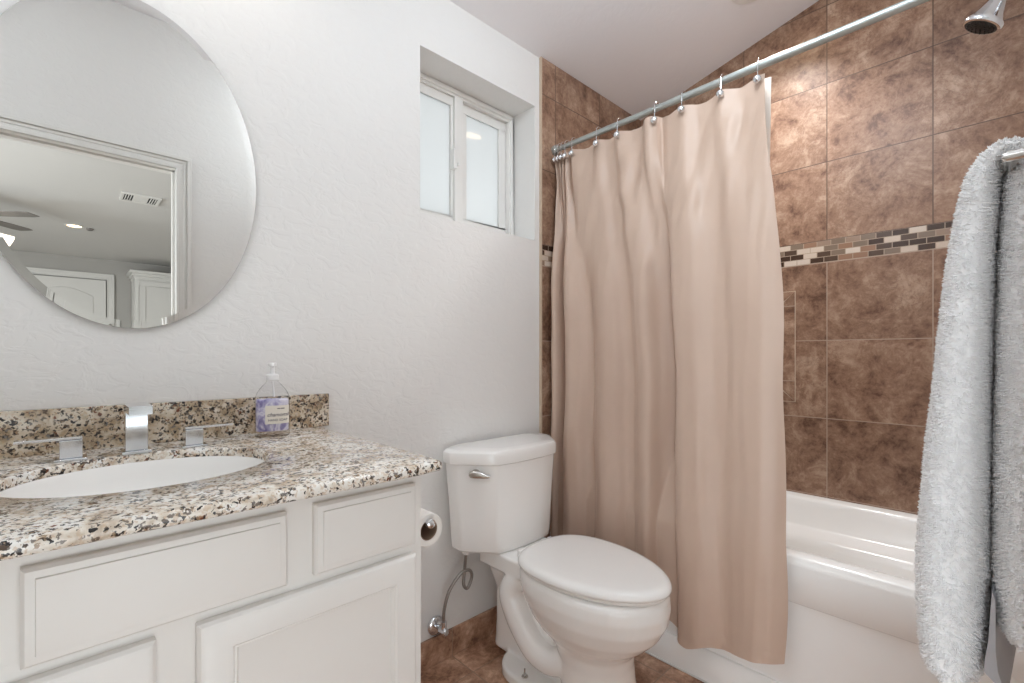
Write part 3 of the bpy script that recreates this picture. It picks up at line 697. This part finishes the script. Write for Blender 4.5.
# toilet paper roll and holder on the cabinet side
ph = thing('paper_holder', 'chrome toilet paper holder on the side of the white vanity', 'paper holder', (VX1, -.45, .72))
rx, rz = .582, .716; ry0, ry1 = -.53, -.43
bm = B(); tube(bm, spline([(rx, ry1 + .02, rz + .010), (rx, ry0 - .006, rz + .010)], 4), .006, 12); lathe(bm, [(.007, 0), (.010, .002), (.010, .012), (.006, .015)], (rx, ry0 + .002, rz + .010), (0, -1, 0), 16); obj('spindle', bm, M['chrome'], ph)
bm = B(); tube(bm, spline([(rx, ry1 + .02, rz + .010), (rx - .004, ry1 + .032, rz + .010), (VX1 + .01, ry1 + .036, rz + .010), (VX1 - .0005, ry1 + .036, rz + .010)], 5), .007, 12); lathe(bm, [(.022, 0), (.022, .005), (.012, .009)], (VX1 - .0005, ry1 + .036, rz + .010), (1, 0, 0), 22); obj('arm', bm, M['chrome'], ph)
tr = thing('toilet_paper_roll', 'nearly used white toilet paper roll hanging beside the vanity', 'toilet paper', (rx, -.48, rz - .036))
def annulus(bm, ro, ri, ya, yb, x, z, n=40):
    def c(r, y): return [(x + r * math.cos(2 * math.pi * k / n), y, z + r * math.sin(2 * math.pi * k / n)) for k in range(n)]
    loft(bm, [c(ri, ya), c(ro - .0015, ya), c(ro, ya + .0015), c(ro, yb - .0015), c(ro - .0015, yb), c(ri, yb), c(ri, ya)], False, False)
bm = B(); annulus(bm, .036, .0222, ry0, ry1, rx, rz - .006); obj('paper', bm, M['paper'], tr)
bm = B(); annulus(bm, .0221, .0205, ry0 + .0005, ry1 - .0005, rx, rz - .006); obj('core', bm, M['card'], tr)

# ------------------------------------------------------------------ bathtub
TF = 1.558
tb = thing('bathtub', 'white alcove bathtub behind the beige shower curtain', 'bathtub', (1.93, -.75, 0))
TY0, TY1, TB = YC + .001, -.013, XB - .001
def tring(f, b, e_, z, r): return [(x, y, z) for x, y in rrect(TF + .010 + f, TB - b, TY0 + e_, TY1 - e_, r, 8)]
rz_ = .498
bm = B()
loft(bm, [tring(0, 0, 0, .001, .004), tring(0, 0, 0, rz_ - .03, .004), tring(.002, 0, 0, rz_ - .006, .006), tring(.008, .001, .001, rz_, .008),
          tring(.058, .048, .07, rz_, .07), tring(.068, .054, .08, rz_ - .004, .08), tring(.076, .060, .088, rz_ - .014, .085), tring(.082, .064, .094, rz_ - .035, .09),
          tring(.092, .084, .11, .392, .10), tring(.095, .092, .12, .384, .10), tring(.10, .165, .15, .374, .11), tring(.105, .178, .16, .366, .12), tring(.11, .186, .166, .34, .12),
          tring(.15, .22, .22, .16, .14), tring(.19, .25, .27, .12, .14), tring(.25, .30, .34, .105, .10)], True, True)
obj('basin', bm, M['tub'], tb, smooth=45)
# apron frame with a rounded recessed panel
def rectn(y0_, y1_, z0_, z1_, r, n=8): return rrect(y0_, y1_, z0_, z1_, r, n)
outp = rectn(TY0, TY1, .001, .478, .003); inp = rectn(TY0 + .06, TY1 - .06, .105, .367, .035); inp2 = rectn(TY0 + .063, TY1 - .063, .108, .364, .033)
bm = B(); X0, X1 = TF, TF + .0105
loft(bm, [[(X1, *p) for p in outp], [(X0 + .004, *p) for p in rectn(TY0, TY1, .001, .482, .003)], [(X0, *p) for p in rectn(TY0 + .001, TY1 - .001, .004, .474, .003)], [(X0, *p) for p in inp], [(X0 + .003, *p) for p in inp2], [(X1, *p) for p in inp2]], False, False)
obj('apron', bm, M['tub'], tb, smooth=45)
struct('trim_2', boxes((TF - .006, TF - .0005, YC + .001, -.0125, .0005, .006)), M['trim'], 'white caulk line along the foot of the tub', 'trim', bevel=.002)

# ------------------------------------------------------------------ shower rod, rings, curtain, liner
RX, RZ, RR = 1.590, 2.004, .0125
rd = thing('shower_curtain_rod', 'grey metal shower curtain rod crossing above the tub', 'curtain rod', (RX, -.75, RZ))
bm = B(); tube(bm, [(RX, -.013, RZ), (RX, -.75, RZ)], RR * .92, 20); obj('inner_tube', bm, M['rod'], rd)
bm = B(); tube(bm, [(RX, -.56, RZ), (RX, YC + .001, RZ)], RR, 20); obj('outer_tube', bm, M['rod'], rd)
for yy, s in ((-.0125, -1), (YC + .0005, 1)):
    bm = B(); lathe(bm, [(.021, 0), (.021, .012), (.016, .02), (.0145, .02)], (RX, yy, RZ), (0, s, 0), 24); obj('end_cap', bm, M['rod'], rd, loc=(RX, yy, RZ))
RINGS = [-.030, -.048, -.066, -.088, -.126, -.254, -.354, -.514, -.618, -.753, -.867]
BZr = 1.951
place = ['nearest the wall end of the rod', 'second from the wall end', 'third from the wall end', 'fourth from the wall end', 'fifth from the wall end', 'at the first broad fold', 'at the second broad fold', 'in the deep middle fold', 'just past the deep middle fold', 'second from the free curtain edge', 'at the free right curtain edge']
def ring_at(y, i):
    t = thing('curtain_ring', 'roller ball shower curtain ring, ' + place[i], 'curtain ring', (RX, y, RZ), 'shower curtain rings')
    xs = RX - .012 if i > 4 else RX - .010
    bm = B(); pts = []
    for k in range(25):
        a = math.radians(200 - k * 11.2); pts.append((RX + .019 * math.cos(a) * 1, y, RZ + .001 + .019 * math.sin(a)))
    pts = [(xs - .006, y, BZr + .004), (xs - .008, y, BZr + .022)] + pts[:20] 
    tube(bm, spline(pts, 2), .0016, 8); obj('hook', bm, M['chrome'], t)
    bm = B(); bmesh.ops.create_uvsphere(bm, u_segments=18, v_segments=12, radius=.0125); bmesh.ops.translate(bm, verts=bm.verts, vec=(xs - .013, y, BZr)); obj('ball', bm, M['chrome'], t)
    return t
for i, y in enumerate(RINGS): ring_at(y, i)

low = [(-.022, 1.560), (-.040, 1.535), (-.062, 1.538), (-.082, 1.590), (-.098, 1.606), (-.106, 1.560), (-.118, 1.530), (-.150, 1.520), (-.195, 1.528), (-.228, 1.548), (-.255, 1.552), (-.285, 1.532), (-.325, 1.520), (-.372, 1.530), (-.408, 1.548), (-.440, 1.548), (-.475, 1.530), (-.515, 1.524),
       (-.545, 1.556), (-.580, 1.578), (-.612, 1.590), (-.628, 1.555), (-.632, 1.515), (-.660, 1.502), (-.710, 1.504), (-.752, 1.518), (-.790, 1.522), (-.830, 1.512), (-.880, 1.503), (-.925, 1.508), (-.962, 1.522)]
topc = [(-.022, 1.600), (-.030, 1.578), (-.040, 1.602), (-.048, 1.578), (-.058, 1.604), (-.066, 1.578), (-.077, 1.606), (-.088, 1.578), (-.108, 1.604), (-.118, 1.582), (-.126, 1.574), (-.180, 1.588), (-.220, 1.590), (-.254, 1.576), (-.290, 1.590), (-.325, 1.592), (-.354, 1.576), (-.410, 1.592),
        (-.455, 1.586), (-.475, 1.566), (-.497, 1.566), (-.514, 1.580), (-.528, 1.600), (-.560, 1.588), (-.618, 1.576), (-.665, 1.592), (-.715, 1.592), (-.753, 1.576), (-.800, 1.590), (-.840, 1.588), (-.885, 1.576)]
NU = 10
L = spline([(x, y, 0) for y, x in low], NU); T = spline([(x, y, 0) for y, x in topc], NU)
nu = len(L); NVv = 150
def hem_z(y): return .150 + (.17 * max(0, (.62 + y) / .6) ** 1.0 if y > -.62 else 0) + (.045 * ((-y - .66) / .30) ** 1.5 if y < -.66 else 0) - .022 * math.exp(-((y + .665) / .05) ** 2)
def sm(t): t = max(0, min(1, t)); return t * t * (3 - 2 * t)
def top_z(y):
    z = 1.966; d = min(abs(y - r) for r in RINGS); return z - min(.012, d * .22) + .006 * math.exp(-((y + .487) / .02) ** 2) + .004
bm = B(); G = []
for i in range(nu):
    col = []
    yb_ = L[i].y
    zb_ = hem_z(yb_); zt_ = top_z(T[i].y)
    for j in range(NVv + 1):
        t = j / NVv; z = zt_ + (zb_ - zt_) * t
        k = sm(t / .42) * .75 + .25 * sm(t / .9)
        kk = k
        lx = 1.530 + (L[i].x - 1.530) * 1.55
        x = T[i].x * (1 - kk) + lx * kk; y = T[i].y * (1 - kk) + L[i].y * kk
        # diagonal drape wrinkles fanning from the rings and softer vertical drift below
        w = mnoise.noise((y * 9, z * 2.2 + y * 3, 1.7)) * .016 * sm(t / .1) * (1 - .6 * t)
        d2 = mnoise.noise((y * 20 + z * 6, z * 3.2, 5.1)) * .014 * sm(t / .06) * max(0, 1 - t * 2.2)
        w2 = mnoise.noise((y * 34, z * 3.0, 9.1)) * .0030 * sm(t / .05)
        hemw = mnoise.noise((y * 60, z * 40, 3.3)) * .002 * sm((t - .95) / .05)
        x += w + d2 + w2 + hemw
        y += .012 * mnoise.noise((z * 3.5, y * 2, 7)) * sm(t / .2)
        if z < 1.1: x = min(x, TF - .006 + max(0, z - .5) * .22)
        col.append(bm.verts.new((x, y, z)))
    G.append(col)
for a, b_ in zip(G, G[1:]):
    for j in range(NVv): bm.faces.new((a[j], b_[j], b_[j + 1], a[j + 1]))
HEM = [[v.co.copy() for v in g[-4:]] for g in G]
cu = thing('shower_curtain', 'beige satin shower curtain hanging outside the white tub', 'shower curtain', (1.55, -.5, .15))
o = obj('fabric', bm, M['curtain'], cu, smooth=180)
s_ = o.modifiers.new('thick', 'SOLIDIFY'); s_.thickness = .0016; s_.offset = 0
# stitched hem along the bottom
bm = B(); hr = []
for g in HEM: hr.append([bm.verts.new(p + Vector((-.0018 - .0006 * math.sin(2.1 * k + p.y * 90), 0, 0))) for k, p in enumerate(g)])
for a, b_ in zip(hr, hr[1:]):
    for k in range(len(a) - 1): bm.faces.new((a[k], b_[k], b_[k + 1], a[k + 1]))
obj('hem', bm, M['curtain'], cu, smooth=180)
# liner inside the tub
ll = [(-.03 - .0078 * k * 3.6, 1.640 + .012 * math.sin(k * 1.25) + .004 * math.sin(k * 2.9)) for k in range(31)]
lp = spline([(x, y, 0) for y, x in ll], 5)
bm = B(); G2 = []
nl_ = len(lp)
for i in range(nl_):
    col = []
    for j in range(41):
        t = j / 40; z = 1.972 + (.40 - 1.972) * t
        f = i / (nl_ - 1); yl = lp[i].y
        x0_ = 1.618 + .004 * math.sin(f * 70); x = x0_ * (1 - t) + (lp[i].x + .035) * t
        y = (-.03 - .860 * f) * (1 - t) + (yl + .02) * t
        if z < .62: x = max(x, TF + .1)
        col.append(bm.verts.new((x, y, z)))
    G2.append(col)
for a, b_ in zip(G2, G2[1:]):
    for j in range(40): bm.faces.new((a[j], b_[j], b_[j + 1], a[j + 1]))
o = obj('shower_liner', bm, M['liner'], None, smooth=180, loc=(1.62, -.5, .4)); tag(o, 'pale vinyl shower liner hanging behind the beige curtain', 'shower liner')

# ------------------------------------------------------------------ shower head
hd_ = thing('shower_sprayer', 'chrome shower head on an arm above the tub, cut by the top edge', 'shower head', (1.93, YC, 2.15))
fcn = Vector((1.93, -1.352, 2.046)); ax = Vector((.02, -.50, .86)).normalized()
bm = B(); lathe(bm, [(.040, -.002), (.046, -.001), (.048, .003), (.048, .010), (.043, .016), (.032, .034), (.023, .058), (.018, .070), (.018, .082), (.013, .086)], fcn, ax, 36); obj('bell', bm, M['chrome'], hd_)
bm = B(); lathe(bm, [(0, -.003), (.038, -.003), (.040, -.0015)], fcn, ax, 36)
a_, b_2 = frame_of(ax)
for r, n in ((.012, 6), (.022, 12), (.032, 18)):
    for k in range(n):
        c = fcn + (a_ * math.cos(2 * math.pi * k / n) + b_2 * math.sin(2 * math.pi * k / n)) * r
        lathe(bm, [(.0022, -.0025), (.0016, -.006)], c, ax, 8)
obj('spray_face', bm, M['dark'], hd_)
bm = B(); p0 = fcn + ax * .082; tube(bm, spline([p0, p0 + ax * .03, Vector((1.93, -1.46, 2.165)), Vector((1.93, YC + .002, 2.17))], 6), .0085, 14); obj('arm', bm, M['chrome'], hd_)
bm = B(); lathe(bm, [(.03, .0005), (.03, .004), (.022, .010), (.011, .012)], (1.93, YC, 2.17), (0, 1, 0), 28); obj('flange', bm, M['chrome'], hd_)

# ------------------------------------------------------------------ towel bar and towel
BXa, BXb, BY, BZb = .792, 1.34, -1.404, 1.318
br = thing('towel_bar', 'metal towel bar on the wall holding the white towel', 'towel bar', ((BXa + BXb) / 2, YC, BZb))
bm = B(); tube(bm, [(BXa - .012, BY, BZb), (BXb + .012, BY, BZb)], .0065, 18); obj('bar', bm, M['nickel'], br)
for xx in (BXa - .008, BXb + .008):
    bm = B(); lathe(bm, [(.024, .0005), (.024, .006), (.011, .012), (.0065, .03), (.0065, .098), (.005, .102)], (xx, YC, BZb), (0, 1, 0), 24); obj('post', bm, M['nickel'], br, loc=(xx, YC, BZb))
tw = thing('towel', 'thick fluffy white towel folded over the bar at the right', 'towel', (.95, -1.39, .69))
TXa, TXb = .812, 1.14
path = []   # (y, z, half thickness)
for y, z, h in ((-1.351, .672, .012), (-1.352, .682, .025), (-1.3510, .70, .0320), (-1.3505, .80, .0350), (-1.354, .92, .0315), (-1.359, 1.03, .0270), (-1.364, 1.13, .0235), (-1.3695, 1.22, .0205), (-1.3760, 1.285, .0175), (-1.3835, 1.322, .0150), (-1.4000, 1.3415, .0125),
                (-1.4165, 1.326, .0170), (-1.4205, 1.285, .0215), (-1.4205, 1.20, .0250), (-1.420, 1.05, .0275), (-1.4195, .90, .0290), (-1.4195, .79, .0290), (-1.4195, .757, .024), (-1.4195, .745, .012)):
    path.append(Vector((y, z, h)))
PP = spline(path, 9)
def towel_rings(extra=0):
    rings = []
    for i, p in enumerate(PP):
        q0, q1 = PP[max(i - 1, 0)], PP[min(i + 1, len(PP) - 1)]
        ty, tz = q1.x - q0.x, q1.y - q0.y; l = math.hypot(ty, tz); ny, nz = tz / l, -ty / l
        h = p.z; row = []
        nn = 40
        for k in range(nn):
            a = 2 * math.pi * k / nn; c, s = math.cos(a), math.sin(a)
            hx = (TXb - TXa) / 2
            ex = 2 / 5.0; ux = math.copysign(abs(c) ** ex, c) * hx; uh = math.copysign(abs(s) ** (2 / 2.6), s) * h
            # end edge rounded over the flap thickness
            x = (TXa + TXb) / 2 + ux
            d = .0035 * mnoise.noise((x * 14, p.x * 30, p.y * 9)) + .003 * mnoise.noise((x * 40, p.x * 60, p.y * 34))
            uh2 = uh * (1 + d * 12)
            row.append((x + d * .6, p.x + ny * uh2, p.y + nz * uh2))
        rings.append(row)
    return rings
TR = towel_rings()
bm = B(); loft(bm, TR); obj('cloth', bm, M['towel'], tw, smooth=180)
# terry pile: short loops of yarn standing on the cloth
rng = np.random.default_rng(5)
A = np.array(TR); a0 = A[:-1]; a1 = A[1:]; p00 = a0.reshape(-1, 3); p01 = np.roll(a0, -1, 1).reshape(-1, 3); p10 = a1.reshape(-1, 3); p11 = np.roll(a1, -1, 1).reshape(-1, 3)
nr = np.cross(p11 - p00, p01 - p10); ar = np.linalg.norm(nr, axis=1) / 2; nr /= np.maximum(np.linalg.norm(nr, axis=1, keepdims=True), 1e-12)
cen = A.mean(1)[:-1].repeat(A.shape[1], 0); mid = (p00 + p11) / 2; flip = np.sum(nr * (mid - cen), 1) < 0; nr[flip] *= -1
wgt = ar * np.where(mid[:, 0] < .90, 1.0, .35)
NT_ = 85000
idx = rng.choice(len(ar), NT_, p=wgt / wgt.sum()); uu = rng.random((NT_, 1)); vv = rng.random((NT_, 1))
P = (p00[idx] * (1 - uu) + p01[idx] * uu) * (1 - vv) + (p10[idx] * (1 - uu) + p11[idx] * uu) * vv
Nn = nr[idx]; tip = Nn + rng.normal(0, .45, (NT_, 3)) + np.array([0, 0, -.25]); tip /= np.linalg.norm(tip, axis=1, keepdims=True)
ln = rng.uniform(.0028, .0072, (NT_, 1)); rad = rng.uniform(.0008, .0014, (NT_, 1))
h1 = np.cross(Nn, rng.normal(0, 1, (NT_, 3))); h1 /= np.linalg.norm(h1, axis=1, keepdims=True); h2 = np.cross(Nn, h1)
V = np.empty((NT_, 7, 3)); 
for k in range(3):
    an = 2 * math.pi * k / 3; V[:, k] = P + (h1 * math.cos(an) + h2 * math.sin(an)) * rad - Nn * .0008
    V[:, 3 + k] = P + tip * ln * .62 + (h1 * math.cos(an) + h2 * math.sin(an)) * rad * .95
V[:, 6] = P + tip * ln
V -= np.array(tw.location)
b0 = (np.arange(NT_) * 7)[:, None]
F4 = np.concatenate([b0 + np.array([[k, (k + 1) % 3, 3 + (k + 1) % 3, 3 + k]]) for k in range(3)])
F3 = np.concatenate([b0 + np.array([[3 + k, 3 + (k + 1) % 3, 6]]) for k in range(3)])
me = bpy.data.meshes.new('terry_pile'); me.from_pydata(V.reshape(-1, 3).tolist(), [], F4.tolist() + F3.tolist()); me.materials.append(M['towel'])
me.polygons.foreach_set('use_smooth', np.ones(len(me.polygons), bool))
po = bpy.data.objects.new('terry_pile', me); C.objects.link(po); po.parent = tw; po['kind'] = 'stuff'
# grey satin hem tongue between the flaps
bm = B(); rg = []
for z, y, w in ((.80, -1.392, .003), (.74, -1.392, .006), (.715, -1.394, .011), (.700, -1.398, .016), (.692, -1.402, .012)):
    rg.append([(x, y + w * .5 * math.cos(t) * 2, z + .006 * math.sin(2 * t + 1)) for x, t in ((.815, 0), (.815, 1.6), (.99, 3.1), (.99, 4.6))])
loft(bm, rg); d = obj('satin_hem', bm, M['satin'], tw, smooth=60); d['label'] = 'grey satin underside'
